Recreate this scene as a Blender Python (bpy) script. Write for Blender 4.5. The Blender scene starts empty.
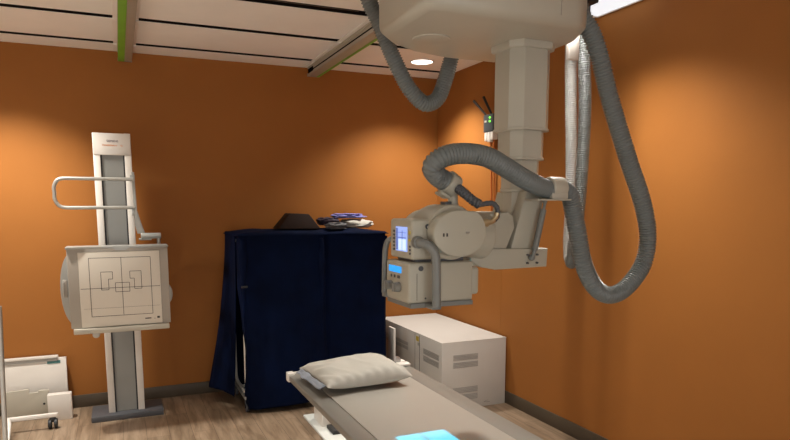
import bpy, bmesh, math, random
from mathutils import Vector, Matrix, noise
random.seed(7)
S = bpy.context.scene
COL = S.collection
PI = math.pi

# ------------------------------------------------------------------ camera
cd = bpy.data.cameras.new('camera'); cam = bpy.data.objects.new('camera', cd); COL.objects.link(cam)
S.camera = cam
Fw = Vector((0.39372653, 0.90990711, -0.13056982))
Rt = Vector((0.91770866, -0.3972527, -0.00104783))
Up = Vector((0.05282264, 0.1194125, 0.99143856))
Mx = Matrix((Rt, Up, -Fw)).transposed().to_4x4(); Mx.translation = Vector((0, 0, 1.58924))
cam.matrix_world = Mx
cd.sensor_fit = 'HORIZONTAL'; cd.sensor_width = 36.0
cd.lens = 634.5 / 790 * 36.0
cd.shift_y = (288.23 - 220) / 790.0
cd.clip_start = 0.02

# ------------------------------------------------------------------ world, light, exposure
W = bpy.data.worlds.new('world'); S.world = W; W.use_nodes = True
W.node_tree.nodes['Background'].inputs[0].default_value = (1, .9, .8, 1)
W.node_tree.nodes['Background'].inputs[1].default_value = 0.0
S.view_settings.view_transform = 'Standard'; S.view_settings.look = 'None'
S.view_settings.exposure = 0.0; S.view_settings.gamma = 1.0
S.view_settings.use_curve_mapping = False

WARM = (1.0, 0.955, 0.87)
#        x      y     watts  cone (deg)  blend
DOWN = [(2.344, 4.856, 205, 118, .8), (-0.75, 4.78, 310, 118, .8), (2.18, 2.78, 290, 128, .9), (0.60, 3.25, 45, 112, .75),  # last one is an added lamp that fills the table and tower
        (-1.45, 3.10, 700, 84, .6), (-1.45, 1.30, 520, 84, .6), (0.75, 0.3, 200, 90, .6), (2.1, 0.1, 60, 90, .6)]  # all but the last are added spots, unseen, bouncing floor light onto the ceiling
for (x, y, w, cone, bl) in DOWN:
    l = bpy.data.lights.new('downlight_or_fill_lamp', 'SPOT'); l.energy = w; l.color = WARM if cone != 84 else (.96, 1.0, 1.0)
    l.spot_size = math.radians(cone); l.spot_blend = bl; l.shadow_soft_size = 0.07
    o = bpy.data.objects.new('downlight_or_fill_lamp', l); o.location = (x, y, 2.735); COL.objects.link(o)
# added white fill light at the front wall, behind the camera; no window there
l = bpy.data.lights.new('front_fill_light', 'AREA'); l.energy = 40; l.color = (1.0, 1.0, .99)
l.shape = 'RECTANGLE'; l.size = 3.0; l.size_y = 1.5
o = bpy.data.objects.new('front_fill_light', l); o.location = (0.3, -1.27, 1.25); o.rotation_euler = (PI / 2, 0, 0); COL.objects.link(o)

# ------------------------------------------------------------------ materials
def mat(name, col, rough=.5, metal=0.0, var=0.06, scale=8.0, bump=0.0, bscale=200.0, emit=None, estr=0.0, spec=0.5, sheen=0.0):
    m = bpy.data.materials.new(name); m.use_nodes = True
    nt = m.node_tree; b = nt.nodes['Principled BSDF']
    b.inputs['Roughness'].default_value = rough; b.inputs['Metallic'].default_value = metal
    b.inputs['Specular IOR Level'].default_value = spec
    tc = nt.nodes.new('ShaderNodeTexCoord')
    n = nt.nodes.new('ShaderNodeTexNoise'); n.inputs['Scale'].default_value = scale; n.inputs['Detail'].default_value = 4
    nt.links.new(tc.outputs['Object'], n.inputs['Vector'])
    r = nt.nodes.new('ShaderNodeValToRGB')
    r.color_ramp.elements[0].position = .3; r.color_ramp.elements[1].position = .7
    r.color_ramp.elements[0].color = tuple(c * (1 - var) for c in col) + (1,)
    r.color_ramp.elements[1].color = tuple(min(1, c * (1 + var)) for c in col) + (1,)
    nt.links.new(n.outputs['Fac'], r.inputs['Fac']); nt.links.new(r.outputs['Color'], b.inputs['Base Color'])
    if sheen:
        b.inputs['Sheen Weight'].default_value = sheen
    if bump:
        n2 = nt.nodes.new('ShaderNodeTexNoise'); n2.inputs['Scale'].default_value = bscale; n2.inputs['Detail'].default_value = 3
        nt.links.new(tc.outputs['Object'], n2.inputs['Vector'])
        bp = nt.nodes.new('ShaderNodeBump'); bp.inputs['Strength'].default_value = bump; bp.inputs['Distance'].default_value = .002
        nt.links.new(n2.outputs['Fac'], bp.inputs['Height']); nt.links.new(bp.outputs['Normal'], b.inputs['Normal'])
    if emit:
        b.inputs['Emission Color'].default_value = emit + (1,); b.inputs['Emission Strength'].default_value = estr
    return m

def wood_mat():
    m = bpy.data.materials.new('oak vinyl planks'); m.use_nodes = True
    nt = m.node_tree; b = nt.nodes['Principled BSDF']; N = nt.nodes.new; L = nt.links.new
    tc = N('ShaderNodeTexCoord')
    mp = N('ShaderNodeMapping'); mp.inputs['Rotation'].default_value = (0, 0, PI / 2)
    L(tc.outputs['Object'], mp.inputs['Vector'])
    br = N('ShaderNodeTexBrick'); br.offset = .37
    br.inputs['Scale'].default_value = 1.0; br.inputs['Brick Width'].default_value = 1.22; br.inputs['Row Height'].default_value = .15
    br.inputs['Mortar Size'].default_value = .0012; br.inputs['Bias'].default_value = 0
    br.inputs['Color1'].default_value = (.0, .0, .0, 1); br.inputs['Color2'].default_value = (1, 1, 1, 1)
    br.inputs['Mortar'].default_value = (.5, .5, .5, 1)
    L(mp.outputs['Vector'], br.inputs['Vector'])
    m2 = N('ShaderNodeMapping'); m2.inputs['Scale'].default_value = (11, 1.1, 1)
    L(tc.outputs['Object'], m2.inputs['Vector'])
    n = N('ShaderNodeTexNoise'); n.inputs['Scale'].default_value = 2.2; n.inputs['Detail'].default_value = 7; n.inputs['Roughness'].default_value = .62; n.inputs['Distortion'].default_value = .8
    L(m2.outputs['Vector'], n.inputs['Vector'])
    r = N('ShaderNodeValToRGB'); e = r.color_ramp.elements
    e[0].position = .3; e[0].color = (.15, .098, .060, 1); e[1].position = .72; e[1].color = (.36, .262, .18, 1)
    k = e.new(.5); k.color = (.255, .180, .118, 1)
    L(n.outputs['Fac'], r.inputs['Fac'])
    mx = N('ShaderNodeMix'); mx.data_type = 'RGBA'; mx.blend_type = 'MULTIPLY'; mx.inputs[0].default_value = .55
    r3 = N('ShaderNodeValToRGB'); r3.color_ramp.elements[0].color = (.78, .77, .75, 1); r3.color_ramp.elements[1].color = (1.15, 1.15, 1.15, 1)
    L(br.outputs['Color'], r3.inputs['Fac'])
    L(r.outputs['Color'], mx.inputs[6]); L(r3.outputs['Color'], mx.inputs[7])
    m3 = N('ShaderNodeMix'); m3.data_type = 'RGBA'; m3.blend_type = 'MIX'
    L(br.outputs['Fac'], m3.inputs[0]); L(mx.outputs[2], m3.inputs[6]); m3.inputs[7].default_value = (.06, .035, .02, 1)
    L(m3.outputs[2], b.inputs['Base Color'])
    b.inputs['Roughness'].default_value = .42
    return m

M = {}
M['wall'] = mat('orange wall paint', (.335, .128, .030), .6, spec=.15, var=.03, scale=3, bump=.12, bscale=90)
M['ceil'] = mat('pale ceiling panel', (.93, .89, .84), .7, var=.02, scale=4)
M['slot'] = mat('black channel', (.004, .004, .005), .9, spec=.05)
M['pale'] = mat('pale wall paint', (.74, .72, .68), .7, var=.02, scale=3)
M['base'] = mat('dark brown vinyl base', (.075, .055, .035), .5)
M['floor'] = wood_mat()
M['white'] = mat('white powder coat', (.72, .68, .63), .42, var=.02)
M['cream'] = mat('cream plastic shell', (.40, .375, .305), .45, var=.02)
M['cream2'] = mat('warm cream cover', (.45, .42, .35), .4, var=.02)
M['cab'] = mat('white cabinet enamel', (.55, .525, .49), .5, var=.015)
M['grey'] = mat('mid grey plastic', (.17, .175, .165), .45, var=.04)
M['lgrey'] = mat('light grey metal', (.36, .36, .34), .38, .4, var=.03)
M['hose'] = mat('blue grey corrugated hose', (.15, .163, .160), .45, var=.05, scale=20)
M['hose_lit'] = mat('lit grey corrugated hose', (.45, .45, .44), .5, var=.05, scale=20)  # paler copy of the hose grey, standing in for light on one strand
M['chrome'] = mat('brushed steel', (.42, .41, .38), .4, .6, var=.04)
M['tower'] = mat('grey steel sheet', (.24, .24, .225), .45, .2, var=.05, scale=5)
M['black'] = mat('black rubber', (.014, .014, .015), .55)
M['dkgrey'] = mat('charcoal metal', (.07, .072, .08), .5)
M['green'] = mat('green rail strip', (.18, .42, .03), .45)
M['alu'] = mat('rail aluminium', (.50, .47, .40), .4, .3, var=.03)
M['navy'] = mat('navy fabric', (.0012, .0042, .020), .9, var=.3, scale=5, bump=.4, bscale=400, spec=.08)
M['purple'] = mat('violet blue fabric', (.16, .16, .42), .8, var=.25, scale=14)
M['plum'] = mat('dark plum fabric', (.03, .018, .035), .8)
M['brown'] = mat('black brown vinyl foam', (.018, .008, .005), .8, spec=.2)
M['linen'] = mat('white pillow cotton', (.46, .44, .395), .85, var=.03, bump=.5, bscale=500)
M['linen2'] = mat('grey mattress ticking', (.22, .24, .28), .8, var=.1)
M['tabletop'] = mat('pale laminate tabletop', (.40, .375, .335), .35, var=.01)
M['tabler'] = mat('grey table rail', (.26, .25, .225), .38, .25, var=.02)
M['plate'] = mat('white floor plate', (.80, .83, .80), .4, var=.02)
M['panel'] = mat('bucky front laminate', (.66, .61, .53), .5, var=.01)
M['pside'] = mat('bucky taupe side', (.36, .325, .28), .5, var=.02)
M['knob'] = mat('taupe knob', (.20, .19, .165), .5)
M['line'] = mat('printed dark line', (.05, .045, .04), .6)
M['vent'] = mat('grey vent slats', (.36, .35, .33), .6)
M['teal'] = mat('teal label', (.05, .17, .17), .5)
M['yellow'] = mat('yellow sticker', (.55, .42, .03), .5)
M['brass'] = mat('brass connector', (.55, .45, .28), .3, .8)
M['txt1'] = mat('grey violet print', (.12, .09, .14), .6)
M['txt2'] = mat('orange print', (.75, .25, .06), .6)
M['lamp'] = mat('lit downlight lens', (.9, .85, .8), .4, emit=(1, .93, .82), estr=5.0)
M['troffer'] = mat('lit ceiling panel', (.85, .87, .9), .5, emit=(.86, .93, 1), estr=.85)
M['scr'] = mat('lit blue white display', (.1, .15, .4), .3, emit=(.36, .50, 1.0), estr=.85)
M['scrl'] = mat('lit display field', (.3, .4, .6), .3, emit=(.60, .76, 1.0), estr=1.0)
M['scrd'] = mat('lit display dark blue', (.05, .08, .2), .3, emit=(.10, .18, .55), estr=.6)
M['lcd'] = mat('lit cyan display', (.0, .2, .5), .3, emit=(.01, .33, .95), estr=1.0)
M['led'] = mat('lit green led', (.1, .5, .05), .3, emit=(.25, 1, .1), estr=1.5)
M['wifi'] = mat('slate blue device', (.06, .075, .085), .5)
M['orange'] = mat('orange cable', (.5, .14, .02), .5)
M['glass'] = mat('clear acrylic', (.5, .5, .5), .08, .6)

# ------------------------------------------------------------------ mesh helpers
def V(*a): return Vector(a)
class MB:
    def __init__(s): s.bm = bmesh.new()
    def box(s, x0, x1, y0, y1, z0, z1, bev=0.0, seg=2, rot=None, org=None):
        r = bmesh.ops.create_cube(s.bm, size=1.0); vs = r['verts']
        for v in vs:
            v.co = V(x0 if v.co.x < 0 else x1, y0 if v.co.y < 0 else y1, z0 if v.co.z < 0 else z1)
        if bev > 0:
            es = list({e for v in vs for e in v.link_edges})
            q = bmesh.ops.bevel(s.bm, geom=es, offset=bev, segments=seg, profile=.5, affect='EDGES')
            vs = list({v for f in q['faces'] for v in f.verts} | {v for v in vs if v.is_valid})
        if rot is not None:
            o = V(*(org or ((x0 + x1) / 2, (y0 + y1) / 2, (z0 + z1) / 2)))
            bmesh.ops.rotate(s.bm, verts=vs, cent=o, matrix=rot)
        return s
    def prism(s, pts, axis, a, b, bev=0.0, seg=2):
        """pts 2-D outline, extruded along axis from a to b. X: pts are (y,z), Y: (x,z), Z: (x,y)"""
        def P(p, t):
            return {'X': (t, p[0], p[1]), 'Y': (p[0], t, p[1]), 'Z': (p[0], p[1], t)}[axis]
        A = [s.bm.verts.new(P(p, a)) for p in pts]; B = [s.bm.verts.new(P(p, b)) for p in pts]
        n = len(pts); fs = [s.bm.faces.new(A[::-1]), s.bm.faces.new(B)]
        for i in range(n): fs.append(s.bm.faces.new((A[i], A[(i + 1) % n], B[(i + 1) % n], B[i])))
        bmesh.ops.recalc_face_normals(s.bm, faces=fs)
        if bev > 0:
            es = list({e for e in fs[0].edges} | {e for e in fs[1].edges})
            bmesh.ops.bevel(s.bm, geom=es, offset=bev, segments=seg, profile=.5, affect='EDGES')
        return s
    def cyl(s, p, q, r, r2=None, n=24, bev=0.0):
        p = V(*p); q = V(*q); d = q - p; L = d.length
        m = Matrix.Translation((p + q) / 2) @ d.to_track_quat('Z', 'Y').to_matrix().to_4x4()
        k = bmesh.ops.create_cone(s.bm, cap_ends=True, segments=n, radius1=r, radius2=r if r2 is None else r2, depth=L, matrix=m)
        if bev > 0:
            es = [e for e in {e for v in k['verts'] for e in v.link_edges} if any(len(f.verts) > 4 for f in e.link_faces)]
            bmesh.ops.bevel(s.bm, geom=es, offset=bev, segments=3, profile=.5, affect='EDGES')
        return s
    def ball(s, c, r, sc=(1, 1, 1), n=16):
        m = Matrix.Translation(V(*c)) @ Matrix.Diagonal((sc[0], sc[1], sc[2], 1))
        bmesh.ops.create_uvsphere(s.bm, u_segments=n, v_segments=n // 2 + 2, radius=r, matrix=m); return s
    def tube(s, pts, r, n=12, cap=True, rad=None):
        P = [V(*p) for p in pts]; prev = None; rings = []
        for i, p in enumerate(P):
            t = (P[min(i + 1, len(P) - 1)] - P[max(i - 1, 0)]).normalized()
            if prev is None:
                a = t.orthogonal().normalized()
            else:
                a = (prev - t * prev.dot(t)).normalized()
            prev = a; b = t.cross(a); rr = rad(i) if rad else r
            rings.append([s.bm.verts.new(p + (a * math.cos(2 * PI * k / n) + b * math.sin(2 * PI * k / n)) * rr) for k in range(n)])
        fs = []
        for i in range(len(rings) - 1):
            for k in range(n):
                fs.append(s.bm.faces.new((rings[i][k], rings[i][(k + 1) % n], rings[i + 1][(k + 1) % n], rings[i + 1][k])))
        if cap:
            fs.append(s.bm.faces.new(rings[0][::-1])); fs.append(s.bm.faces.new(rings[-1]))
        bmesh.ops.recalc_face_normals(s.bm, faces=fs)
        return s
    def grid(s, fn, nu, nv, close=False):
        g = [[s.bm.verts.new(fn(i / nu, j / nv)) for j in range(nv + 1)] for i in range(nu + 1)]
        for i in range(nu):
            for j in range(nv):
                try: s.bm.faces.new((g[i][j], g[i + 1][j], g[i + 1][j + 1], g[i][j + 1]))
                except ValueError: pass
        return s
    def build(s, name, m, parent=None, smooth=35, sub=0, solid=0.0):
        me = bpy.data.meshes.new(name); 
        bmesh.ops.recalc_face_normals(s.bm, faces=s.bm.faces) if solid == 0 else None
        org = V(0, 0, 0)
        if parent is None and len(s.bm.verts):
            xs = [v.co.x for v in s.bm.verts]; ys = [v.co.y for v in s.bm.verts]; zs = [v.co.z for v in s.bm.verts]
            org = V((min(xs) + max(xs)) / 2, (min(ys) + max(ys)) / 2, min(zs))
            for v in s.bm.verts: v.co -= org
        elif parent is not None:
            org0 = world_of(parent)
            for v in s.bm.verts: v.co -= org0
        s.bm.to_mesh(me); s.bm.free()
        me.materials.append(m)
        if smooth:
            for p in me.polygons: p.use_smooth = True
            me.set_sharp_from_angle(angle=math.radians(smooth))
        o = bpy.data.objects.new(name, me); COL.objects.link(o)
        if parent is None: o.location = org
        else: o.parent = parent
        if solid:
            k = o.modifiers.new('thickness', 'SOLIDIFY'); k.thickness = solid; k.offset = 0
        if sub:
            k = o.modifiers.new('smooth', 'SUBSURF'); k.levels = sub; k.render_levels = sub
        return o

def world_of(o):
    l = V(0, 0, 0)
    while o is not None: l += o.location; o = o.parent
    return l

def spline(pts, step=.004):
    """Catmull-Rom resampled at equal steps"""
    P = [V(*p) for p in pts]; P = [P[0] * 2 - P[1]] + P + [P[-1] * 2 - P[-2]]
    out = []
    for i in range(1, len(P) - 2):
        for k in range(40):
            t = k / 40; a, b, c, d = P[i - 1:i + 3]
            out.append(.5 * ((2 * b) + (c - a) * t + (2 * a - 5 * b + 4 * c - d) * t * t + (3 * b - a - 3 * c + d) * t ** 3))
    out.append(P[-2])
    res = [out[0]]; acc = 0
    for i in range(1, len(out)):
        seg = (out[i] - out[i - 1]); L = seg.length
        while acc + L >= step:
            f = (step - acc) / L; q = out[i - 1] + seg * f
            res.append(q); out[i - 1] = q; seg = out[i] - q; L = seg.length; acc = 0
        acc += L
    res.append(out[-1])
    return res

def tag(o, label, cat, group=None):
    o['label'] = label; o['category'] = cat
    if group: o['group'] = group
    return o
def struct(o): o['kind'] = 'structure'; return o
def lab(o, t): o['label'] = t; return o
def thing(name, label, cat, loc, group=None):
    o = bpy.data.objects.new(name, None); COL.objects.link(o); o.location = loc; o.empty_display_size = .1
    return tag(o, label, cat, group)
def text(s, size, x, y, z, m, parent, name='lettering', depth=.0006):
    c = bpy.data.curves.new(name, 'FONT'); c.body = s; c.size = size; c.extrude = depth
    t = bpy.data.objects.new(name, c); COL.objects.link(t)
    bpy.context.view_layer.update()
    me = bpy.data.meshes.new_from_object(t.evaluated_get(bpy.context.evaluated_depsgraph_get()))
    bpy.data.objects.remove(t)
    me.transform(Matrix.Translation(V(x, y, z) - world_of(parent)) @ Matrix.Rotation(PI / 2, 4, 'X'))
    me.materials.clear(); me.materials.append(m)
    o = bpy.data.objects.new(name, me); COL.objects.link(o); o.parent = parent
    return o

# ------------------------------------------------------------------ room shell
X0, X1, Y0, Y1, H = -2.3, 2.80, -1.3, 5.46, 2.75
struct(MB().box(X0 - .1, X1 + .1, Y0 - .1, Y1 + .1, -.1, 0).build('floor', M['floor'], smooth=0))
bpy.data.objects['floor']
# wall_right in panels with fine vertical seams
w = MB()
seams = [5.56, 4.315, -1.4]
for a, b in zip(seams, seams[1:]):
    w.box(X1, X1 + .1, b + .001, a - .001, 0, H + .12)
w.box(X1 + .004, X1 + .12, Y0 - .1, Y1 + .1, 0, H + .12)
struct(w.build('wall_right', M['wall'], smooth=0))
struct(MB().box(X0 - .1, X1, Y1, Y1 + .1, 0, H + .12).build('wall_back', M['wall'], smooth=0))
struct(MB().box(X0 - .1, X0, Y0 - .1, Y1, 0, H + .12).build('wall_left', M['pale'], smooth=0))
struct(MB().box(X0, X1, Y0 - .1, Y0, 0, H + .12).build('wall_front', M['pale'], smooth=0))
# ceiling panels between the black strut slots that run across the room
slots = [5.172, 4.49, 3.815, 3.14, 2.46, 1.78, 1.10, .42, -.26, -.94]
sw = {3.815: .10}
c = MB(); edge = Y1
for s_ in slots + [None]:
    h = sw.get(s_, .074) / 2
    lo = (s_ + h) if s_ is not None else Y0
    c.box(X0, X1, lo, edge, H, H + .03) if s_ is not None or True else None
    edge = (s_ - h) if s_ is not None else None
c.box(X0, X1, Y0, Y1, H + .09, H + .12)
struct(c.build('ceiling', M['ceil'], smooth=0))
t = MB()
for s_ in slots: t.box(X0, X1, s_ - sw.get(s_, .074) / 2, s_ + sw.get(s_, .074) / 2, H + .0025, H + .0885)
struct(t.build('trim_1', M['slot'], smooth=0))
struct(MB().box(-.845 - 2, .0, 3.775, 3.778, H - .004, H).box(.2, 1.4, 3.775, 3.779, H - .004, H).build('trim_2', M['base'], smooth=0))
struct(MB().box(X0, X1 - .012, Y1 - .012, Y1, 0, .10, .003).build('baseboard_back', M['base']))
struct(MB().box(X1 - .012, X1, Y0, Y1, 0, .10, .003).build('baseboard_right', M['base']))
struct(MB().box(X0, X0 + .012, Y0, Y1 - .012, 0, .10, .003).build('baseboard_left', M['base']))
struct(MB().box(X0 + .012, X1 - .012, Y0, Y0 + .012, 0, .10, .003).build('baseboard_front', M['base']))

# downlights
dl_label = {(2.344, 4.856): 'round lit recessed downlight in the ceiling near the back right corner',
            (-.75, 4.78): 'round recessed downlight in the ceiling above the chest stand, at the left frame edge',
            (2.18, 2.78): 'round lit recessed downlight near the right wall above the big hose loop',
            (.60, 3.25): 'round lit recessed downlight added as fill above the head end of the x-ray table'}
for (x, y, w_, c_, b_) in DOWN:
    if (x, y) not in dl_label: continue
    d = thing('downlight', dl_label[(x, y)], 'ceiling light', (x, y, H), 'recessed downlights in the ceiling')
    m = MB(); m.tube([(x + .092 * math.cos(a), y + .092 * math.sin(a), H - .002) for a in [2 * PI * i / 40 for i in range(41)]], .006, 8, cap=False)
    m.build('trim_ring', M['white'], d)
    MB().cyl((x, y, H - .004), (x, y, H - .0005), .087, n=40).build('lens', M['lamp'], d)
# the lit panel near the right wall
d = thing('ceiling_panel_light', 'cool white lit ceiling panel against the right wall, at the top frame edge', 'ceiling light', (2.65, 3.05, H))
MB().box(2.50, 2.785, 2.80, 3.275, H - .006, H - .001).build('diffuser', M['troffer'], d, smooth=0)
MB().box(2.50, 2.79, 3.275, 3.285, H - .012, H - .001).box(2.49, 2.50, 2.80, 3.285, H - .012, H - .001).box(2.785, 2.795, 2.80, 3.285, H - .012, H - .001).build('frame', M['white'], d, smooth=0)

# ------------------------------------------------------------------ ceiling rails of the tube crane
def rail(x, side, label):
    r = thing('ceiling_rail', label, 'rail', (x, 2.5, 2.66), 'ceiling rails of the overhead x-ray crane')
    y0, y1, z0 = -.6, 5.38, 2.662
    m = MB()
    m.box(x - .048, x + .048, y0, y1, z0 + .062, H - .011)                     # top web
    m.box(x - .040, x - .030, y0, y1, z0 + .02, z0 + .062); m.box(x + .030, x + .040, y0, y1, z0 + .02, z0 + .062)
    m.box(x - .048, x + .048, y0, y1, z0 + .004, z0 + .022, .003)              # lower flange
    m.build('track', M['alu'], r)
    MB().box(x - .041, x + .041, y0, y1 - .02, z0 + .034, z0 + .044).box(x - .043, x + .043, y1 - .14, y1 + .003, z0 + .0225, z0 + .0615).build('channel', M['slot'], r)
    if side < 0:
        MB().box(x - .049, x - .004, y0, y1 - .003, z0, z0 + .006).build('green_strip', M['green'], r)
    else:
        MB().box(x + .030, x + .049, y0, y1 - .003, z0, z0 + .010).build('green_strip', M['green'], r)
    MB().box(x - .05, x + .05, y1 + .001, y1 + .006, z0 + .002, z0 + .026).build('end_cap', M['lgrey'], r)
    MB().box(x - .075, x + .075, y0, 5.41, H - .010, H - .0005, .002).build('mounting_plate', M['ceil'], r)
    for s_ in slots[:5]:
        for sg in (-1, 1): MB().box(x + sg * .066 - .012, x + sg * .066 + .012, s_ - .02, s_ + .02, H - .018, H - .009, .002).build('bracket', M['ceil'], r)
rail(.105, -1, 'beige ceiling rail with a wide bright green strip, the left one')
rail(1.575, 1, 'beige ceiling rail with a dark open end, running back from behind the crane carriage')

# ------------------------------------------------------------------ overhead tube crane
K = thing('overhead_xray_tube_crane', 'cream ceiling-mounted x-ray tube unit on a telescoping column with blue-lit displays', 'x-ray machine', (1.48, 2.2, 2.2))
# carriage hangs from a bridge across the two rails
b = MB()
b.box(.04, 1.64, 1.98, 2.08, 2.60, 2.655, .004).box(.04, 1.64, 2.33, 2.43, 2.60, 2.655, .004)
for x in (.105, 1.575):
    for y in (2.03, 2.38): b.cyl((x - .02, y, 2.657), (x + .02, y, 2.657), .016, n=16)
b.build('bridge', M['alu'], K)
out = [(.92, 1.90), (.92, 2.27), (1.00, 2.365), (1.13, 2.45), (1.30, 2.50), (1.55, 2.50), (1.64, 2.44), (1.665, 2.30), (1.655, 2.06), (1.60, 1.94), (1.50, 1.87), (.96, 1.87)]
cg = MB(); cg.prism(out, 'Z', 2.205, 2.60, .035, 4)
cg.build('carriage', M['cream2'], K, smooth=50)
bs = MB(); bs.cyl((1.11, 2.22, 2.2005), (1.11, 2.22, 2.21), .072, n=40, bev=.003); bs.build('boss', M['cream2'], K)
sm = MB(); sm.box(1.4315, 1.434, 1.868, 1.8725, 2.235, 2.59); sm.build('seam', M['pside'], K)
def octo(cx, cy, hx, hy, ch): return [(cx - hx + ch, cy - hy), (cx + hx - ch, cy - hy), (cx + hx, cy - hy + ch), (cx + hx, cy + hy - ch), (cx + hx - ch, cy + hy), (cx - hx + ch, cy + hy), (cx - hx, cy + hy - ch), (cx - hx, cy - hy + ch)]
cx, cy = 1.491, 2.18
MB().prism(octo(cx, cy, .104, .104, .040), 'Z', 2.178, 2.212, .008).build('collar', M['cream2'], K)
for (hw, z0, z1) in ((.093, 1.874, 2.185), (.0785, 1.762, 1.878), (.065, 1.64, 1.762), (.058, 1.42, 1.645)):
    m = MB(); m.prism(octo(cx, cy, hw, hw, hw * .46), 'Z', z0, z1, .004)
    m.prism(octo(cx, cy, hw + .003, hw + .003, hw * .46), 'Z', z0 + .001, z0 + .012, .002)
    m.build('column_segment', M['cream2'], K)
# arm between the column and the tube
a = MB()
a.prism([(1.20, 1.40), (1.22, 1.556), (1.37, 1.562), (1.395, 1.545), (1.402, 1.50), (1.365, 1.415), (1.30, 1.412)], 'Y', 2.07, 2.31, .012)
a.build('arm', M['cream'], K)
MB().prism([(1.20, 1.38), (1.24, 1.357), (1.31, 1.342), (1.548, 1.345), (1.551, 1.418), (1.20, 1.425)], 'Y', 2.06, 2.32, .006).build('arm_base', M['cream'], K)
for (x, z) in ((1.452, 1.395), (1.452, 1.363), (1.496, 1.363), (1.496, 1.395)): MB().cyl((x, 2.05, z), (x, 2.062, z), .004, n=10).build('bolt', M['dkgrey'], K)
m = MB(); m.cyl((1.512, 2.045, 1.570), (1.473, 2.04, 1.415), .012).cyl((1.520, 2.045, 1.600), (1.512, 2.045, 1.570), .006).cyl((1.473, 2.04, 1.415), (1.465, 2.04, 1.388), .008)
m.ball((1.465, 2.045, 1.385), .013); m.ball((1.521, 2.05, 1.602), .010); m.build('gas_spring', M['grey'], K)
MB().box(1.445, 1.602, 1.99, 2.10, 1.604, 1.610, .002).build('shelf', M['cream2'], K)
MB().prism([(1.452, 1.640), (1.542, 1.640), (1.492, 1.412), (1.385, 1.412)], 'Y', 2.075, 2.13, .006).prism([(1.37, 1.412), (1.44, 1.56), (1.46, 1.64), (1.53, 1.64), (1.48, 1.412)], 'Y', 2.13, 2.30, .006).build('arm_strut', M['cream'], K)
# x-ray tube housing: barrel along Y with a flat cap facing the camera
tb = MB(); TX, TZ = 1.058, 1.494
tb.cyl((TX, 1.94, TZ), (TX, 2.09, TZ), .096, n=64, bev=.010).cyl((TX, 2.09, TZ), (TX, 2.12, TZ), .089, n=64, bev=.006)
tb.cyl((TX, 2.12, TZ - .004), (TX, 2.21, TZ - .004), .080, n=48, bev=.02)
tb.build('tube_housing', M['cream'], K, smooth=40)
capp = []
for i in range(64):
    t_ = 2 * PI * i / 64; x_, z_ = .102 * math.cos(t_), .080 * math.sin(t_)
    if x_ > .04 and z_ > 0:                     # squarer upper right shoulder
        x_, z_ = .040 + (x_ - .04) * 1.0, z_ * (1 + .55 * (x_ - .04) / .062 * (1 - (x_ - .04) / .10))
    capp.append((TX + x_, TZ + z_ - .002))
cp = MB(); cp.prism(capp, 'Y', 1.885, 1.935, .006, 3); cp.build('end_cap', M['cream'], K, smooth=40)
MB().box(1.003, 1.009, 1.8835, 1.886, 1.483, 1.494).box(.990, .996, 1.8835, 1.886, 1.483, 1.494).build('symbol', M['line'], K)
MB().cyl((1.085, 1.8835, 1.497), (1.085, 1.886, 1.495), .007).build('screw', M['pside'], K)
hb = MB(); hb.cyl((1.12, 2.06, 1.49), (1.26, 2.06, 1.47), .085, n=40, bev=.01); hb.build('hub', M['cream'], K)
# control head facing the operator side with the touch display
ch = MB(); ch.box(.905, 1.06, 1.95, 2.135, 1.402, 1.540, .010, 3); ch.build('control_head', M['cream'], K)
xf = .9035
def onleft(m, y0, y1, z0, z1, e=0): return m.box(xf - .001 - e, xf + .002, y0, y1, z0, z1)
dsp = onleft(MB(), 1.984, 2.078, 1.428, 1.513).build('display', M['scr'], K, smooth=0)
onleft(MB(), 1.992, 2.052, 1.432, 1.470, .001).build('display_field', M['scrl'], dsp, smooth=0)
m = MB()
onleft(m, 2.060, 2.074, 1.432, 1.508, .001); onleft(m, 1.988, 2.056, 1.474, 1.477, .0012); onleft(m, 1.988, 2.056, 1.492, 1.494, .0012); onleft(m, 2.02, 2.023, 1.43, 1.50, .0014)
m.build('display_bar', M['scrd'], dsp, smooth=0)
m = MB()
for i in range(6): onleft(MB(), 2.092, 2.104, 1.428 + i * .013, 1.435 + i * .013).build('button', M['dkgrey'], K, smooth=0)
for i in range(3): onleft(MB(), 1.958, 1.966, 1.42 + i * .012, 1.427 + i * .012).build('button', M['dkgrey'], K, smooth=0)
onleft(onleft(MB(), 1.960, 1.970, 1.488, 1.50), 1.960, 1.970, 1.465, 1.474).build('sticker', M['yellow'], K, smooth=0)
MB().cyl((.965, 1.947, 1.515), (.965, 1.952, 1.515), .009).build('socket', M['dkgrey'], K)
MB().cyl((.967, 1.9455, 1.513), (.967, 1.948, 1.513), .005).build('socket_cover', M['white'], K)
# collimator under it (open at the bottom aperture)
co = MB(); co.box(.895, 1.148, 1.95, 2.150, 1.250, 1.392, .010, 3)
co.build('collimator', M['cream'], K)
col_o = bpy.data.objects['collimator']
bmm = bmesh.new(); bmm.from_mesh(col_o.data)
zmin = min(v.co.z for v in bmm.verts)
bmesh.ops.delete(bmm, geom=[f for f in bmm.faces if f.normal.z < -.98 and f.calc_center_median().z < zmin + .001], context='FACES')
bmm.to_mesh(col_o.data); bmm.free()
MB().box(1.14, 1.182, 1.965, 2.14, 1.268, 1.368, .012, 3).build('rear_cover', M['cream'], K)
AX, AY, AZ, ah = 1.040, 2.055, 1.242, .0165
ap = MB()
ap.box(.900, AX - ah, 1.945, 2.150, AZ - .006, AZ + .010).box(AX + ah, 1.144, 1.945, 2.150, AZ - .006, AZ + .010)
ap.box(AX - ah, AX + ah, 1.945, AY - ah, AZ - .006, AZ + .010).box(AX - ah, AX + ah, AY + ah, 2.150, AZ - .006, AZ + .010)
ap.build('aperture_plate', M['grey'], K, smooth=0)
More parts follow.
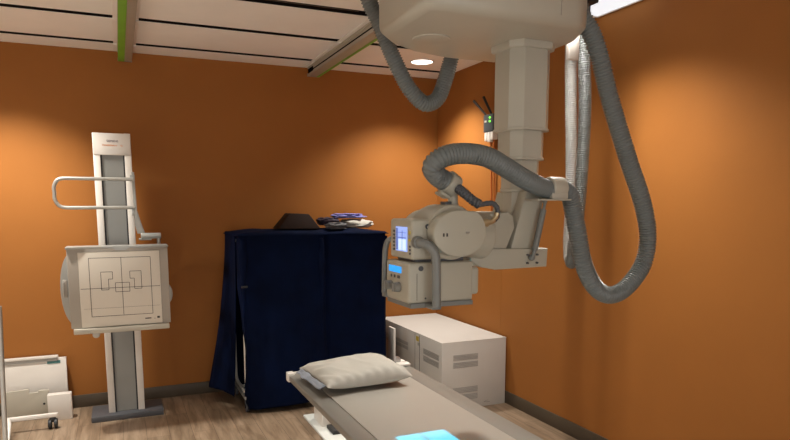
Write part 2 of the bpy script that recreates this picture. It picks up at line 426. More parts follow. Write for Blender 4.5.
MB().box(AX - .00045, AX + .00045, AY - ah, AY + ah, AZ, AZ + .0006).build('crosshair_wire', M['black'], K, smooth=0)
li = bpy.data.lights.new('collimator_lamp', 'POINT'); li.energy = 58; li.color = (.0, .60, 1.0); li.shadow_soft_size = .0006
lo = bpy.data.objects.new('collimator_lamp', li); COL.objects.link(lo); lo.parent = K; lo.location = V(AX, AY, AZ + .092) - K.location
xf = .8935
lcd = onleft(MB(), 2.012, 2.118, 1.352, 1.374).build('status_display', M['lcd'], K, smooth=0)
for y in (2.095, 2.065, 2.036, 2.026): onleft(MB(), y, y + .008, 1.332, 1.342).build('button', M['dkgrey'], K, smooth=0)
for y in (2.10, 2.028):
    m = MB(); m.cyl((.895, y, 1.302), (.872, y, 1.302), .018, .016, bev=.003); m.box(.866, .874, y - .004, y + .004, 1.287, 1.317, .002); m.build('knob', M['knob'], K)
MB().cyl((.940, 1.947, 1.372), (.940, 1.952, 1.372), .009).build('socket', M['dkgrey'], K)
MB().box(.925, .9262, 1.9488, 1.951, 1.262, 1.355).build('seam', M['line'], K)
MB().cyl((.958, 1.9475, 1.268), (.958, 1.951, 1.268), .003).build('screw', M['dkgrey'], K)
MB().box(.93, 1.12, 1.975, 2.12, 1.390, 1.404).build('swivel_plate', M['dkgrey'], K)
# grey grip handles
hp = spline([(.925, 1.955, 1.463), (.926, 1.925, 1.463), (.945, 1.905, 1.455), (.966, 1.895, 1.425), (.970, 1.892, 1.38), (.972, 1.893, 1.245)], .008)
MB().tube(hp, .0155, 14).cyl((.924, 1.953, 1.463), (.925, 1.93, 1.463), .021, bev=.003).box(.955, .99, 1.89, 1.95, 1.236, 1.25, .003).build('grip_handle', M['grey'], K)
hp = spline([(.92, 2.13, 1.463), (.912, 2.155, 1.463), (.903, 2.165, 1.445), (.898, 2.168, 1.40), (.895, 2.168, 1.265)], .008)
MB().tube(hp, .0105, 14).box(.89, .92, 2.14, 2.18, 1.250, 1.266, .003).build('grip_handle', M['grey'], K)
# neck and hose socket above the tube
nk = MB()
nk.tube([(1.100, 2.02, 1.56), (1.100, 2.02, 1.60), (1.098, 2.02, 1.625), (1.092, 2.02, 1.65)], .02, 16, rad=lambda i: [.026, .018, .020, .034][i])
nk.cyl((1.070, 2.02, 1.672), (1.108, 2.025, 1.648), .044, n=28, bev=.006)
nk.box(1.03, 1.115, 1.99, 2.06, 1.566, 1.582, .004)
nk.box(1.035, 1.075, 1.99, 2.04, 1.618, 1.628, .003, rot=Matrix.Rotation(.5, 3, 'Y'))
nk.build('hose_bracket', M['cream'], K)
nk = MB(); nk.box(1.048, 1.072, 1.975, 2.02, 1.582, 1.600, .003); nk.build('clip', M['dkgrey'], K)
MB().tube(spline([(1.11, 1.97, 1.63), (1.118, 1.94, 1.615), (1.15, 1.93, 1.590), (1.183, 1.93, 1.593), (1.211, 1.93, 1.593), (1.230, 1.93, 1.574), (1.229, 1.93, 1.546), (1.215, 1.93, 1.533)], .004), .0085, 10, rad=lambda i: .0085 + (.0012 if i % 4 < 2 else 0)).build('cable', M['dkgrey'], K)
MB().tube(spline([(1.10, 1.98, 1.645), (1.112, 1.945, 1.622), (1.132, 1.93, 1.602), (1.155, 1.93, 1.590)], .005), .018, 12, rad=lambda i: .018 - (.003 if i % 2 else 0)).build('cable_sleeve', M['dkgrey'], K)
cn = MB().cyl((1.150, 1.935, 1.524), (1.192, 1.93, 1.526), .014, bev=.002).build('connector', M['brass'], K)
MB().tube(spline([(1.19, 1.93, 1.527), (1.208, 1.93, 1.53), (1.224, 1.93, 1.545), (1.228, 1.93, 1.56)], .004), .0100, 12).build('collar', M['brass'], cn)

# clamp that holds the hose on the shelf
m = MB(); m.cyl((1.522, 2.035, 1.652), (1.592, 2.04, 1.652), .043, n=20, bev=.006); m.box(1.518, 1.594, 2.0, 2.08, 1.610, 1.635, .004); m.build('hose_clamp', M['cream2'], K)

def hose(name, pts, r, m, parent=None, step=.0029, n=20):
    P = spline(pts, step)
    return MB().tube(P, r, n, rad=lambda i: r * (1.0 if (i % 4) in (0, 1) else .87)).build(name, m, parent, smooth=60)
hose('hose', [(1.52, 2.15, 2.43), (1.60, 2.10, 2.39), (1.688, 2.06, 2.292), (1.749, 2.05, 2.187), (1.822, 2.05, 2.002), (1.930, 2.05, 1.77), (2.012, 2.05, 1.608), (2.056, 2.05, 1.461), (2.035, 2.05, 1.334), (1.944, 2.05, 1.238), (1.854, 2.05, 1.215), (1.775, 2.05, 1.262),
      (1.717, 2.05, 1.358), (1.687, 2.05, 1.468), (1.660, 2.05, 1.560), (1.635, 2.045, 1.625), (1.579, 2.04, 1.653), (1.515, 2.03, 1.648),
      (1.397, 1.99, 1.676), (1.284, 1.97, 1.723), (1.212, 1.96, 1.752), (1.147, 1.96, 1.764), (1.072, 1.96, 1.762), (1.018, 1.965, 1.745), (1.0, 1.985, 1.718), (1.030, 2.01, 1.690), (1.072, 2.02, 1.670)], .0365, M['hose'], K)
hose('hose', [(1.02, 2.66, 2.72), (1.02, 2.66, 2.55), (1.031, 2.66, 2.457), (1.072, 2.66, 2.38), (1.128, 2.66, 2.26), (1.201, 2.66, 2.13), (1.26, 2.66, 2.065), (1.31, 2.66, 2.042), (1.366, 2.66, 2.072), (1.402, 2.66, 2.155), (1.425, 2.655, 2.238), (1.435, 2.62, 2.35), (1.44, 2.57, 2.46), (1.44, 2.50, 2.50), (1.44, 2.46, 2.50)], .036, M['hose'], K)
# the second hose loop hanging by the right wall, seen almost edge-on
hl = thing('hanging_hose', 'long corrugated hose loop hanging from a white and black ceiling bracket near the right wall', 'hose', (2.44, 3.02, 1.21))
lab(hose('hose', [(2.50, 3.16, 2.66), (2.494, 3.15, 2.433), (2.504, 3.15, 2.205), (2.52, 3.15, 1.9), (2.53, 3.15, 1.60), (2.525, 3.15, 1.40), (2.50, 3.11, 1.29), (2.47, 3.06, 1.257)], .036, M['hose_lit'], hl), 'rear half of the loop, in paler grey for the light on it')
hose('hose', [(2.47, 3.06, 1.257), (2.43, 3.0, 1.250), (2.395, 2.95, 1.275), (2.365, 2.905, 1.37),
      (2.385, 2.90, 1.558), (2.400, 2.90, 1.836), (2.401, 2.90, 2.162), (2.371, 2.90, 2.50), (2.36, 2.90, 2.66)], .036, M['hose'], hl)
MB().box(2.205, 2.270, 2.80, 2.83, 2.345, 2.748, .004).build('cover_plate', M['white'], hl)
MB().box(2.46, 2.56, 3.07, 3.20, 2.66, 2.743, .004).build('block', M['black'], hl)
MB().box(2.31, 2.42, 2.84, 2.96, 2.66, 2.748, .004).build('block', M['black'], hl)

# ------------------------------------------------------------------ wireless box on the right wall
w = thing('wireless_box', 'small slate wall box with two black antennas and green lights, behind the column', 'device', (2.77, 4.55, 2.19))
MB().box(2.735, 2.797, 4.385, 4.524, 2.165, 2.300, .004).build('housing', M['wifi'], w)
for (p, q) in (((2.75, 4.50, 2.295), (2.72, 4.655, 2.43)), ((2.75, 4.425, 2.295), (2.72, 4.505, 2.44))):
    MB().cyl(p, q, .008, .011).build('antenna', M['black'], w)
for z in (2.272, 2.243): MB().ball((2.733, 4.425, z), .009).build('status_light', M['led'], w)
MB().box(2.730, 2.737, 4.475, 4.50, 2.24, 2.255).build('sticker', M['white'], w)
for (y0, z0) in ((4.39, 2.10), (4.435, 2.085), (4.48, 2.095)): MB().box(2.74, 2.79, y0, y0 + .036, z0, 2.163, .004).build('connector', M['white'], w)
for y in (4.41, 4.455): MB().tube(spline([(2.765, y, 2.10), (2.77, y + .01, 2.0), (2.785, y + .015, 1.8), (2.785, y, 1.2)], .03), .008, 8).build('cable', M['orange'], w)

# ------------------------------------------------------------------ chest stand on the left
T = thing('chest_stand', 'tall white chest x-ray stand with a square imaging panel marked by thin lines', 'x-ray stand', (-.02, 5.15, 0))
MB().box(-.262, .238, 5.0, 5.30, 0, .042, .004).build('base', M['dkgrey'], T)
xa, xb = -.144, .108
m = MB(); m.box(xa, xa + .046, 5.07, 5.22, .04, 2.10, .004).box(xb - .046, xb, 5.07, 5.22, .04, 2.10, .004).box(xa + .002, xb - .002, 5.066, 5.21, 1.945, 2.098, .004).box(xa + .03, xb - .03, 5.16, 5.22, .05, 2.09)
m.build('column', M['white'], T)
MB().box(xa + .046, xb - .046, 5.082, 5.10, .045, 1.945).build('column_front', M['tower'], T)
MB().box(xa + .045, xa + .056, 5.076, 5.084, .045, 1.945).box(xb - .056, xb - .045, 5.076, 5.084, .045, 1.945).build('groove', M['black'], T)
lab(text('SIEMENS', .021, -.052, 5.0655, 2.036, M['txt1'], T), 'grey violet lettering on top of column')
lab(text('Healthineers', .019, -.082, 5.0655, 2.008, M['txt2'], T), 'orange lettering')
m = MB()
for (dx, dz) in ((0, 0), (.008, .004), (.014, -.002), (.006, -.006)): m.cyl((.040 + dx, 5.0645, 2.012 + dz), (.040 + dx, 5.067, 2.012 + dz), .0025, n=10)
m.build('logo_dots', M['txt2'], T)
# grab rail
yh = 4.93
P = spline([(.11, yh, 1.770), (0, yh, 1.770), (-.20, yh, 1.770), (-0.323, yh, 1.770), (-0.370, yh, 1.758), (-0.393, yh, 1.715), (-0.393, yh, 1.672), (-0.393, yh, 1.628), (-0.370, yh, 1.585), (-0.323, yh, 1.571), (-.20, yh, 1.571), (0, yh, 1.571), (.11, yh, 1.571)], .012)
MB().tube(P, .0125, 12).build('grab_rail', M['chrome'], T)
m = MB(); m.prism([(.100, 1.82), (.117, 1.82), (.124, 1.55), (.15, 1.45), (.17, 1.385), (.118, 1.385), (.104, 1.45)], 'Y', 4.93, 4.96, .002)
m.box(.09, .12, 4.95, 5.09, 1.52, 1.56).box(.09, .12, 4.95, 5.09, 1.76, 1.80); m.build('rail_bracket', M['lgrey'], T)
MB().cyl((.14, 4.92, 1.368), (.275, 4.92, 1.368), .021, bev=.003).cyl((.125, 4.92, 1.345), (.21, 4.92, 1.345), .008).cyl((.258, 4.92, 1.36), (.258, 4.92, 1.30), .012).build('release_bar', M['lgrey'], T)
# imaging panel
yp = 4.75
MB().box(-.335, .305, yp + .008, yp + .14, .752, 1.300, .006).build('panel_body', M['pside'], T)
MB().box(-.268, .248, yp - .004, yp + .012, .758, 1.272, .003).build('panel_face', M['panel'], T)
MB().box(-.340, .309, yp - .012, yp + .15, 1.294, 1.310, .004).prism([(-.055, 1.300), (-.03, 1.283), (.03, 1.283), (.06, 1.300)], 'Y', yp - .02, yp + .0).build('top_rail', M['lgrey'], T)
MB().box(-.320, .292, yp - .025, yp + .12, .716, .752, .005).build('lower_ledge', M['cream2'], T)
m = MB(); yl0, yl1 = yp - .0052, yp - .0035
def hl_(x0, x1, z, t_=.0016): m.box(x0, x1, yl0, yl1, z - t_, z + t_)
def vl_(x, z0, z1, t_=.0016): m.box(x - t_, x + t_, yl0, yl1, z0, z1)
for (x0, x1, z0, z1) in ((-.203, .187, .83, 1.232), (-.045, .045, .995, 1.058)):
    hl_(x0, x1, z0); hl_(x0, x1, z1); vl_(x0, z0, z1); vl_(x1, z0, z1)
hl_(-.262, .243, 1.024); vl_(-.002, .835, 1.235)
for sgn in (-1, 1):
    pts = [(.128, 1.012), (.128, 1.135), (.055, 1.135), (.055, 1.085), (.082, 1.085), (.082, 1.012)]
    for (a_, b_) in zip(pts, pts[1:] + pts[:1]):
        xx0, xx1 = sorted((sgn * a_[0] - .005, sgn * b_[0] - .005)); z0, z1 = sorted((a_[1], b_[1]))
        if xx0 == xx1: vl_(xx0, z0, z1)
        else: hl_(xx0, xx1, z0)
hl_(-.25, .235, .886, .0005)
m.build('alignment_lines', M['line'], T, smooth=0)
for q_ in ((.135, .175, .793, .801), (.196, .200, .790, .796), (.214, .232, .794, .808)): MB().box(q_[0], q_[1], yl0, yl1, q_[2], q_[3]).build('printed_mark', M['line'], T, smooth=0)
# curved carrier plates left and right behind the panel
arc = [(-.31, .79)] + [(-.31 - .078 * math.cos(t_), 1.02 + .245 * math.sin(t_)) for t_ in [(-PI / 2) + PI * i / 16 for i in range(17)]][0:] + [(-.31, 1.26)]
MB().prism(arc, 'Y', yp + .05, yp + .10, .004).build('side_plate', M['lgrey'], T)
MB().box(-.372, -.345, yp + .042, yp + .052, .965, 1.085, .004).build('handle_recess', M['pside'], T)
MB().tube([(-.366, yp + .035, .975), (-.366, yp + .025, .99), (-.366, yp + .025, 1.06), (-.366, yp + .035, 1.075)], .006, 8).build('handle', M['chrome'], T)
arc2 = [(.285 + .045 * math.sin(t_), .955 + .075 * math.cos(t_)) for t_ in [PI * i / 12 for i in range(13)]]
MB().prism(arc2, 'Y', yp + .06, yp + .12, .006).build('drive_cover', M['lgrey'], T)
MB().box(-.08, .08, yp + .14, 5.07, .90, 1.15, .01).build('carrier', M['lgrey'], T)
MB().cyl((-.185, yp + .06, .70), (-.185, yp + .02, .70), .024, bev=.004).cyl((-.195, yp + .1, .715), (-.185, yp + .05, .70), .012).build('lock_knob', M['chrome'], T)

# ------------------------------------------------------------------ generator cabinet
G = thing('generator_cabinet', 'long low white enamel generator cabinet with grey vents against the right wall', 'cabinet', (2.49, 4.83, 0))
gx0, gx1, gy0, gy1, gz = 2.207, 2.782, 4.20, 5.44, .54
MB().box(gx0, gx1, gy0, gy1, .0, gz, .003).build('body', M['cab'], G)
MB().box(gx0 - .001, gx1 + .001, gy0 - .001, gy1, gz - .002, gz + .002).build('lid', M['cab'], G)
def vent_front(x0, x1, z0, z1):
    m = MB(); n = 7; 
    for grp in (0, 1):
        zz0 = z0 + grp * (z1 - z0) * .54; zz1 = zz0 + (z1 - z0) * .42
        for i in range(4):
            za = zz0 + i * (zz1 - zz0) / 4; m.box(x0, x1, gy0 - .003, gy0 - .0005, za, za + (zz1 - zz0) / 4 * .72)
    m.build('vent', M['vent'], G, smooth=0)
vent_front(2.305, 2.525, .335, .445); vent_front(2.305, 2.525, .075, .185)
for (y0, y1, z0, z1) in ((4.25, 4.52, .335, .445), (4.25, 4.52, .075, .185), (4.82, 5.30, .36, .43)):
    m = MB()
    for grp in (0, 1):
        for i in range(4):
            za = z0 + (z1 - z0) * (.54 * grp + .105 * i); m.box(gx0 - .003, gx0 - .0005, y0, y1, za, za + (z1 - z0) * .075)
    m.build('vent', M['vent'], G, smooth=0)
MB().box(gx0 - .0015, gx0 + .001, 4.592, 4.597, .02, .53).box(gx0 - .0015, gx0 + .001, 4.68, 4.683, .02, .53).build('seam', M['line'], G, smooth=0)
MB().box(gx0 - .002, gx0, 4.61, 4.66, .475, .515).build('warning_sticker', M['yellow'], G, smooth=0)
MB().box(gx0 - .002, gx0, 4.60, 4.63, .44, .465).build('lock', M['lgrey'], G, smooth=0)
m = MB(); m.box(2.585, 2.605, gy0 - .003, gy0 - .0005, .034, .042).box(2.607, 2.64, gy0 - .003, gy0 - .0005, .030, .036).box(2.60, 2.625, gy0 - .003, gy0 - .0005, .044, .048)
m.build('maker_mark', M['vent'], G, smooth=0)

# narrow white box beside the rack
q = tag(MB().box(2.085, 2.105, 4.85, 4.97, 0, .55, .004).build('side_panel', M['white']), 'narrow upright white panel standing between the covered rack and the cabinet', 'panel')

# ------------------------------------------------------------------ covered rack
Rk = thing('covered_rack', 'wheeled apron rack under a draped navy blue cloth cover', 'rack', (1.4, 5.06, 0))
rx0, rx1, ry0, ry1, rz = .80, 1.985, 4.76, 5.36, 1.375
fr = MB()
fx0, fx1, fy0, fy1 = rx0 + .035, rx1 - .06, ry0 + .05, ry1 - .06
def loop_end(x, y0, y1):
    return spline([(x, y0 + .0, 1.30), (x, y0, .9), (x, y0, .5), (x, y0, .25), (x, y0 + .015, .17), (x, y0 + .07, .14), (x, (y0 + y1) / 2, .14), (x, y1 - .07, .14), (x, y1 - .015, .17), (x, y1, .25), (x, y1, .9), (x, y1, 1.30)], .03)
for x in (fx0, fx1): fr.tube(loop_end(x, fy0, fy1), .013, 10)
for y in (fy0, fy1):
    fr.tube([(fx0, y, 1.30), (fx1, y, 1.30)], .012, 10)
fr.tube([(fx0, (fy0 + fy1) / 2, .14), (fx1, (fy0 + fy1) / 2, .14)], .012, 10)
fr.build('frame', M['white'], Rk)
MB().box(fx0 - .02, fx1 + .02, fy0 - .02, fy0 + .02, .10, .125, .004).box(fx0 - .02, fx0 + .02, fy0, fy1, .10, .125, .004).build('foot_rail', M['lgrey'], Rk)
for (x, y) in ((fx0, fy0), (fx0, fy1), (fx1, fy0), (fx1, fy1)):
    cm = MB(); cm.cyl((x - .012, y, .038), (x + .012, y, .038), .038, bev=.004); cm.box(x - .018, x + .018, y - .012, y + .012, .06, .11, .003)
    cm.build('caster', M['dkgrey'], Rk)
def fold(s, z, seed=0.0):
    n = noise.noise(V(s * 3.1 + seed, z * .9, seed)) * .040 + noise.noise(V(s * 9.0, z * 2.2, seed + 3)) * .016 + noise.noise(V(s * 22, z * 6, seed + 5)) * .006
    return n * (.35 + .9 * (1 - z / rz))
# perimeter: starts at slit in the left face near the front corner, goes round the back and ends at the slit on the front
per = [(rx0 - .005, ry0 + .10), (rx0 - .01, ry0 + .3), (rx0 - .01, ry1 - .03), (rx0 + .03, ry1), (rx1 - .03, ry1), (rx1, ry1 - .03), (rx1, ry0 + .03), (rx1 - .03, ry0), (1.62, ry0 - .005), (1.46, ry0 - .012), (1.36, ry0 - .02), (1.2, ry0 - .018), (1.0, ry0 - .012), (rx0 + .06, ry0), (rx0 + .012, ry0 + .012), (rx0 + .0, ry0 + .07)]
cum = [0]
for i in range(1, len(per)): cum.append(cum[-1] + math.dist(per[i - 1], per[i]))
def along(u):
    s = u * cum[-1]
    for i in range(1, len(per)):
        if s <= cum[i] + 1e-9:
            f = (s - cum[i - 1]) / (cum[i] - cum[i - 1]); a_, b_ = per[i - 1], per[i]
            d = V(b_[0] - a_[0], b_[1] - a_[1], 0).normalized()
            return V(a_[0] + (b_[0] - a_[0]) * f, a_[1] + (b_[1] - a_[1]) * f, 0), V(-d.y, d.x, 0), s
    return V(per[-1][0], per[-1][1], 0), V(0, -1, 0), cum[-1]
def skirt(u, v):
    p, nrm, s = along(u)
    front = max(0, min(1, (s - 3.0) / .3))
    zb = .055 + .03 * noise.noise(V(s * 2.5, 1, 4)) + (.05 if p.x > 1.45 else 0) - .02 * front
    if p.x < rx0 + .05 and p.y > ry0 + .1: zb += .05
    z = rz - (rz - zb) * v
    d = fold(s, z, 1.3)
    p = p - nrm * 0
    outw = V(p.x - (rx0 + rx1) / 2, 0, 0) * 0
    q = V(p.x, p.y, z)
    # outward push
    if p.y < ry0 + .08 and p.x > rx0 + .02: q.y -= d + .05 * v * math.exp(-((p.x - 1.25) / .28) ** 2)
    elif p.y > ry1 - .02: q.y += d * .4
    elif p.x > 1.5: q.x += d * .5
    else:
        q.x -= abs(d) * .6 + .17 * v ** 1.6 * max(0, min(1, (p.y - ry0 - .02) / .4))
    # vertical tuck where the two cover halves meet
    q.y += .035 * math.exp(-((p.x - 1.475) / .016) ** 2) * (1 if p.y < ry0 + .1 else 0)
    # slit opens downwards at the front left corner
    open_ = max(0, min(1, (v - .30) / .35))
    if s < .45: q.y += .035 * open_ * (1 - s / .45)
    if s > cum[-1] - .20:
        k = 1 - (cum[-1] - s) / .20
        q.x += .05 * open_ * k; q.y -= .02 * open_ * k
    return q
cv = MB(); cv.grid(skirt, 300, 70)
def topsheet(u, v):
    x = rx0 - .02 + (rx1 - rx0 + .03) * u; y = ry0 - .022 + (ry1 - ry0 + .022) * v
    e = min(u, 1 - u, v, 1 - v) * 6; e = max(0, min(1, e))
    z = rz - .028 + .035 * e ** .5 + .010 * noise.noise(V(x * 4, y * 4, 2)) + .012
    return V(x, y, z)
cv.grid(topsheet, 60, 30)
cv.build('cloth_cover', M['navy'], Rk, smooth=80, solid=.004)
# corner bunches of fabric at the upper left and right front corner
def bunch(x, y, z0, z1, r, seed):
    P = [(x + .012 * noise.noise(V(i * .7, seed, 0)), y, z0 + (z1 - z0) * i / 14) for i in range(15)]
    m = MB(); m.tube(P, r, 16, rad=lambda i: r * (.35 + .65 * math.sin(PI * min(1, (i + 1) / 9))) * (1 + .25 * noise.noise(V(i * .5, seed, 1)))); return m
bunch(rx0 + .03, ry0 + .005, 1.34, .75, .035, 1).build('cover_fold', M['navy'], Rk, smooth=80)
bunch(1.43, ry0 - .015, 1.33, .50, .030, 5).build('cover_fold', M['navy'], Rk, smooth=80)
bunch(rx1 - .01, ry0 + .01, 1.34, 1.05, .032, 9).build('cover_fold', M['navy'], Rk, smooth=80)
MB().cyl((rx0 + .008, ry0 - .035, .985), (rx0 + .05, ry0 - .035, .985), .008).build('tie', M['black'], Rk)

# things lying on the rack
zt = rz + .026
pw = MB(); ytf, ytb = 4.86, 5.12
A = [(1.125, zt), (1.225, zt + .122), (1.385, zt + .115), (1.465, zt)]
F_ = [pw.bm.verts.new((x, ytf + (0 if z <= zt + .01 else .05), z)) for x, z in A]
B_ = [pw.bm.verts.new((x + .01, ytb - (0 if z <= zt + .01 else .03), z)) for x, z in A]
pw.bm.faces.new(F_); pw.bm.faces.new(B_[::-1])
for i in range(4): pw.bm.faces.new((F_[i], B_[i], B_[(i + 1) % 4], F_[(i + 1) % 4]))
bmesh.ops.bevel(pw.bm, geom=list(pw.bm.edges), offset=.008, segments=2, profile=.5, affect='EDGES')
tag(pw.build('foam_wedge', M['brown']), 'black brown foam positioning wedge on top of the covered rack', 'foam wedge')

def lump(cx_, cy_, cz, ax, ay, az, seed, amp=.18, nu=48, nv=24, sq=.7):
    m = MB(); vs = []
    def P(i, j):
        th = 2 * PI * i / nu; ph = -PI / 2 + PI * j / nv
        c_, s_ = math.cos(th), math.sin(th)
        X = math.copysign(abs(c_) ** sq, c_) * math.cos(ph) ** .6; Y = math.copysign(abs(s_) ** sq, s_) * math.cos(ph) ** .6; Z = math.sin(ph)
        n = 1 + amp * noise.noise(V(X * 2 + seed, Y * 2, Z * 2 + seed)) + amp * .4 * noise.noise(V(X * 6, Y * 6 + seed, Z * 5))
        z = Z * az * n
        if Z < 0: z = max(z, -az * .75)
        return V(cx_ + X * ax * n, cy_ + Y * ay * n, cz + z)
    g = [[m.bm.verts.new(P(i, j)) for j in range(1, nv)] for i in range(nu)]
    for i in range(nu):
        for j in range(nv - 2):
            m.bm.faces.new((g[i][j], g[(i + 1) % nu][j], g[(i + 1) % nu][j + 1], g[i][j + 1]))
    m.bm.faces.new([g[i][0] for i in range(nu)][::-1]); m.bm.faces.new([g[i][nv - 2] for i in range(nu)])
    return m
tag(lump(1.830, 5.05, zt + .029, .135, .12, .040, 2).build('folded_sheet', M['linen'], smooth=80), 'folded white sheet on the right of the rack top', 'sheet')
tag(lump(1.585, 4.85, zt + .020, .075, .065, .028, 6, .5).build('cloth_bundle', M['dkgrey'], smooth=80), 'small dark grey cloth bundle between wedge and white sheet', 'cloth')
gm = thing('folded_garment', 'crumpled violet blue garment on top of the white sheet', 'garment', (1.69, 5.07, zt + .05))
lump(1.76, 5.06, zt + .094, .135, .10, .022, 11, .32).build('cloth', M['purple'], gm, smooth=80)
lab(lump(1.585, 5.05, zt + .050, .085, .09, .036, 15, .30).build('lining', M['plum'], gm, smooth=80), 'dark plum lining')

# ------------------------------------------------------------------ patient table
TB = thing('patient_table', 'long x-ray table with pale top and grey side rails, lit by a cyan square', 'x-ray table', (1.106, 1.7, 0))
tx0, tx1, ty0, ty1, tz = .780, 1.448, .55, 3.235, .700
MB().box(.864, 1.348, ty0, ty1 - .004, tz - .030, tz, .002).build('tabletop', M['tabletop'], TB)
for (x0, x1) in ((tx0, .862), (1.350, tx1)):
    MB().box(x0, x1, ty0, ty1, tz - .034, tz - .002, .004).build('side_rail', M['tabler'], TB)
MB().box(tx0 - .004, tx1 + .004, ty1, ty1 + .018, tz - .04, tz + .004, .004).build('end_rail', M['white'], TB)
MB().box(tx0 - .006, tx0 + .03, ty1 - .03, ty1 + .02, tz - .040, tz + .008, .005).build('corner_block', M['white'], TB)
MB().box(tx1 - .06, tx1 + .004, ty1 - .03, ty1 + .02, tz - .04, tz + .012, .006).build('corner_block', M['white'], TB)
MB().box(.93, 1.30, .9, 2.10, tz - .10, tz - .032, .004).build('under_frame', M['lgrey'], TB)
MB().box(.97, 1.28, 1.0, 1.95, 0, tz - .10, .01).build('pedestal', M['white'], TB)
fpl = thing('floor_plate', 'white floor plate with a short upright box, on the floor beyond the table', 'plate', (1.35, 3.4, 0))
MB().box(1.20, 1.50, 2.0, 4.52, 0, .018, .003).build('plate', M['plate'], fpl)
MB().box(1.25, 1.43, 4.20, 4.40, .018, .30, .005).build('upright_box', M['white'], fpl)
lab(MB().box(1.275, 1.37, 4.02, 4.17, .018, .045, .004).build('cover', M['black'], fpl), 'black flat cover')

# two small clear accessories on the far corner of the table
kn = thing('table_clamp', 'small clear and chrome clamp on the far right corner of the table', 'clamp', (1.40, 3.2, tz))
MB().cyl((1.395, 3.19, tz + .02), (1.395, 3.215, tz + .02), .022, bev=.004).build('knob', M['glass'], kn)
MB().box(1.38, 1.45, 3.13, 3.185, tz - .0, tz + .014, .004).build('bracket', M['white'], kn)

# pillow
PX, PY = 1.055, 2.955
pm = MB()
nu, nv = 84, 56
def pil(sgn):
    g = []
    for i in range(nu + 1):
        row = []
        for j in range(nv + 1):
            a_ = i / nu * 2 - 1; b_ = j / nv * 2 - 1
            t_ = max(0, (1 - abs(a_) ** 4.2)) ** .6 * max(0, (1 - abs(b_) ** 3.0)) ** .55 * (1 + .10 * a_)
            pinch = 1 - .10 * (1 - abs(b_) ** 2) * abs(a_) ** 6 
            x = a_ * .225 * (1 - .07 * (1 - abs(a_)) * 0 - .06 * (1 - b_ * b_) * abs(a_) ** 8)
            y = b_ * .205 * (1 - .09 * (1 - a_ * a_) * abs(b_) ** 8)
            h = .064 * t_
            wr = noise.noise(V(x * 6, y * 8, 3)) * .012 + noise.noise(V(x * 20, y * 9, 7)) * .003 - abs(noise.noise(V(x * 9 + y * 5, y * 5, 1))) * .016 + .004
            edge_ = max(0, max(abs(a_), abs(b_)) - .72) / .28
            wr += .006 * edge_ * math.sin(x * 120 + y * 60) * min(1, t_ * 3)
            z = sgn * h + wr * min(1, t_ * 2.2) * (1 if sgn > 0 else .15)
            z = z * (1.15 if sgn > 0 else .5)
            z += .01 * (abs(a_) ** 4) * (1 if sgn > 0 else 1)
            row.append(V(x, y, z))
        g.append(row)
    return g
up_, dn_ = pil(1), pil(-1)
rotm = Matrix.Rotation(math.radians(4), 3, 'Z')
def tr(p): q_ = rotm @ p; return V(q_.x + PX, q_.y + PY, q_.z + tz + .040)
gu = [[pm.bm.verts.new(tr(p)) for p in row] for row in up_]
gd = [[gu[i][j] if i in (0, nu) or j in (0, nv) else pm.bm.verts.new(tr(p)) for j, p in enumerate(row)] for i, row in enumerate(dn_)]
for i in range(nu):
    for j in range(nv):
        pm.bm.faces.new((gu[i][j], gu[i + 1][j], gu[i + 1][j + 1], gu[i][j + 1]))
        pm.bm.faces.new((gd[i][j + 1], gd[i + 1][j + 1], gd[i + 1][j], gd[i][j]))
pl = thing('pillow', 'wrinkled white pillow lying on the far end of the x-ray table', 'pillow', (PX, PY, tz))
pm.build('pillowcase', M['linen'], pl, smooth=80)
m = MB(); m.grid(lambda u, v: tr(V(-.222 - .03 * v + .012 * noise.noise(V(u * 5, v, 2)), -.17 + .34 * u, -.004 + .016 * (1 - v) + .006 * noise.noise(V(u * 6, v * 3, 1)))), 30, 6)
m.build('open_hem', M['linen2'], pl, smooth=80, solid=.006)

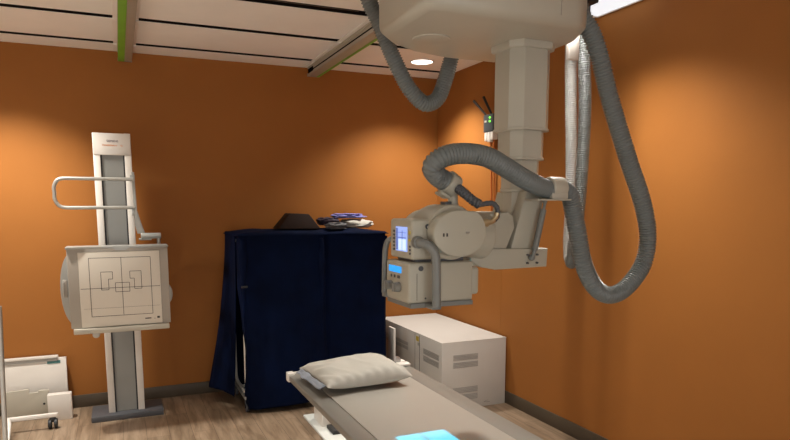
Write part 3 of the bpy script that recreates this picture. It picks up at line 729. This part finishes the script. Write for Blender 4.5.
# ------------------------------------------------------------------ clutter by the left wall
def lean(m, x0, x1, yb, yt, z0, z1, th):
    a = math.atan2(yt - yb, z1 - z0); return m
gp = thing('equipment_panel', 'large flat white equipment panel with grey top edge leaning on the back wall', 'panel', (-.64, 5.38, 0))
rotl = Matrix.Rotation(-.10, 3, 'X')
def lb(m, x0, x1, y0, y1, z0, z1, bev=.003): return m.box(x0, x1, y0, y1, z0, z1, bev, rot=rotl, org=(-.64, 5.355, 0))
lb(MB(), -.86, -.43, 5.355, 5.395, .004, .430).build('plate', M['white'], gp)
lb(MB(), -.86, -.485, 5.340, 5.395, .430, .450).build('top_cap', M['white'], gp)
lb(MB(), -.855, -.49, 5.347, 5.356, .408, .430, .001).build('groove', M['vent'], gp)
lb(MB(), -.560, -.470, 5.352, 5.3555, .388, .410, 0).build('label_sticker', M['teal'], gp)
bx = thing('metal_cover', 'stepped white sheet metal cover standing in front of the large leaning panel', 'panel', (-.7, 5.26, 0))
MB().prism([(-.86, .004), (-.55, .004), (-.55, .218), (-.62, .218), (-.62, .205), (-.68, .205), (-.68, .235), (-.86, .225)], 'Y', 5.262, 5.288, .002).build('sheet', M['cream2'], bx)
MB().cyl((-.585, 5.258, .115), (-.585, 5.264, .115), .008).build('hole', M['black'], bx)
tag(MB().box(-.555, -.395, 5.18, 5.25, .0, .195, .003).build('white_box', M['white']), 'small white box on the floor right of the leaning panels', 'box')
# mobile stand at the left frame edge
st = thing('mobile_stand', 'chrome and white wheeled stand cut off by the left frame edge', 'stand', (-.83, 4.75, 0))
MB().tube([(-.70, 4.30, .08), (-.672, 4.30, 1.0)], .014, 12).tube([(-.735, 4.30, .08), (-.71, 4.30, .90)], .010, 12).build('upright', M['chrome'], st)
MB().box(-.80, -.475, 4.985, 5.015, .085, .112, .003).build('foot_bar', M['white'], st)
MB().tube([(-.785, 5.0, .10), (-.765, 4.9, .10), (-.70, 4.3, .10)], .014, 12).build('side_bar', M['white'], st)
for (x, y) in ((-.51, 5.0), (-.71, 4.28)):
    cm = MB(); cm.cyl((x - .03, y, .035), (x - .008, y, .035), .035, bev=.003).cyl((x + .008, y, .035), (x + .03, y, .035), .035, bev=.003); cm.box(x - .02, x + .02, y - .015, y + .015, .05, .087, .003)
    cm.build('caster', M['black'], st)
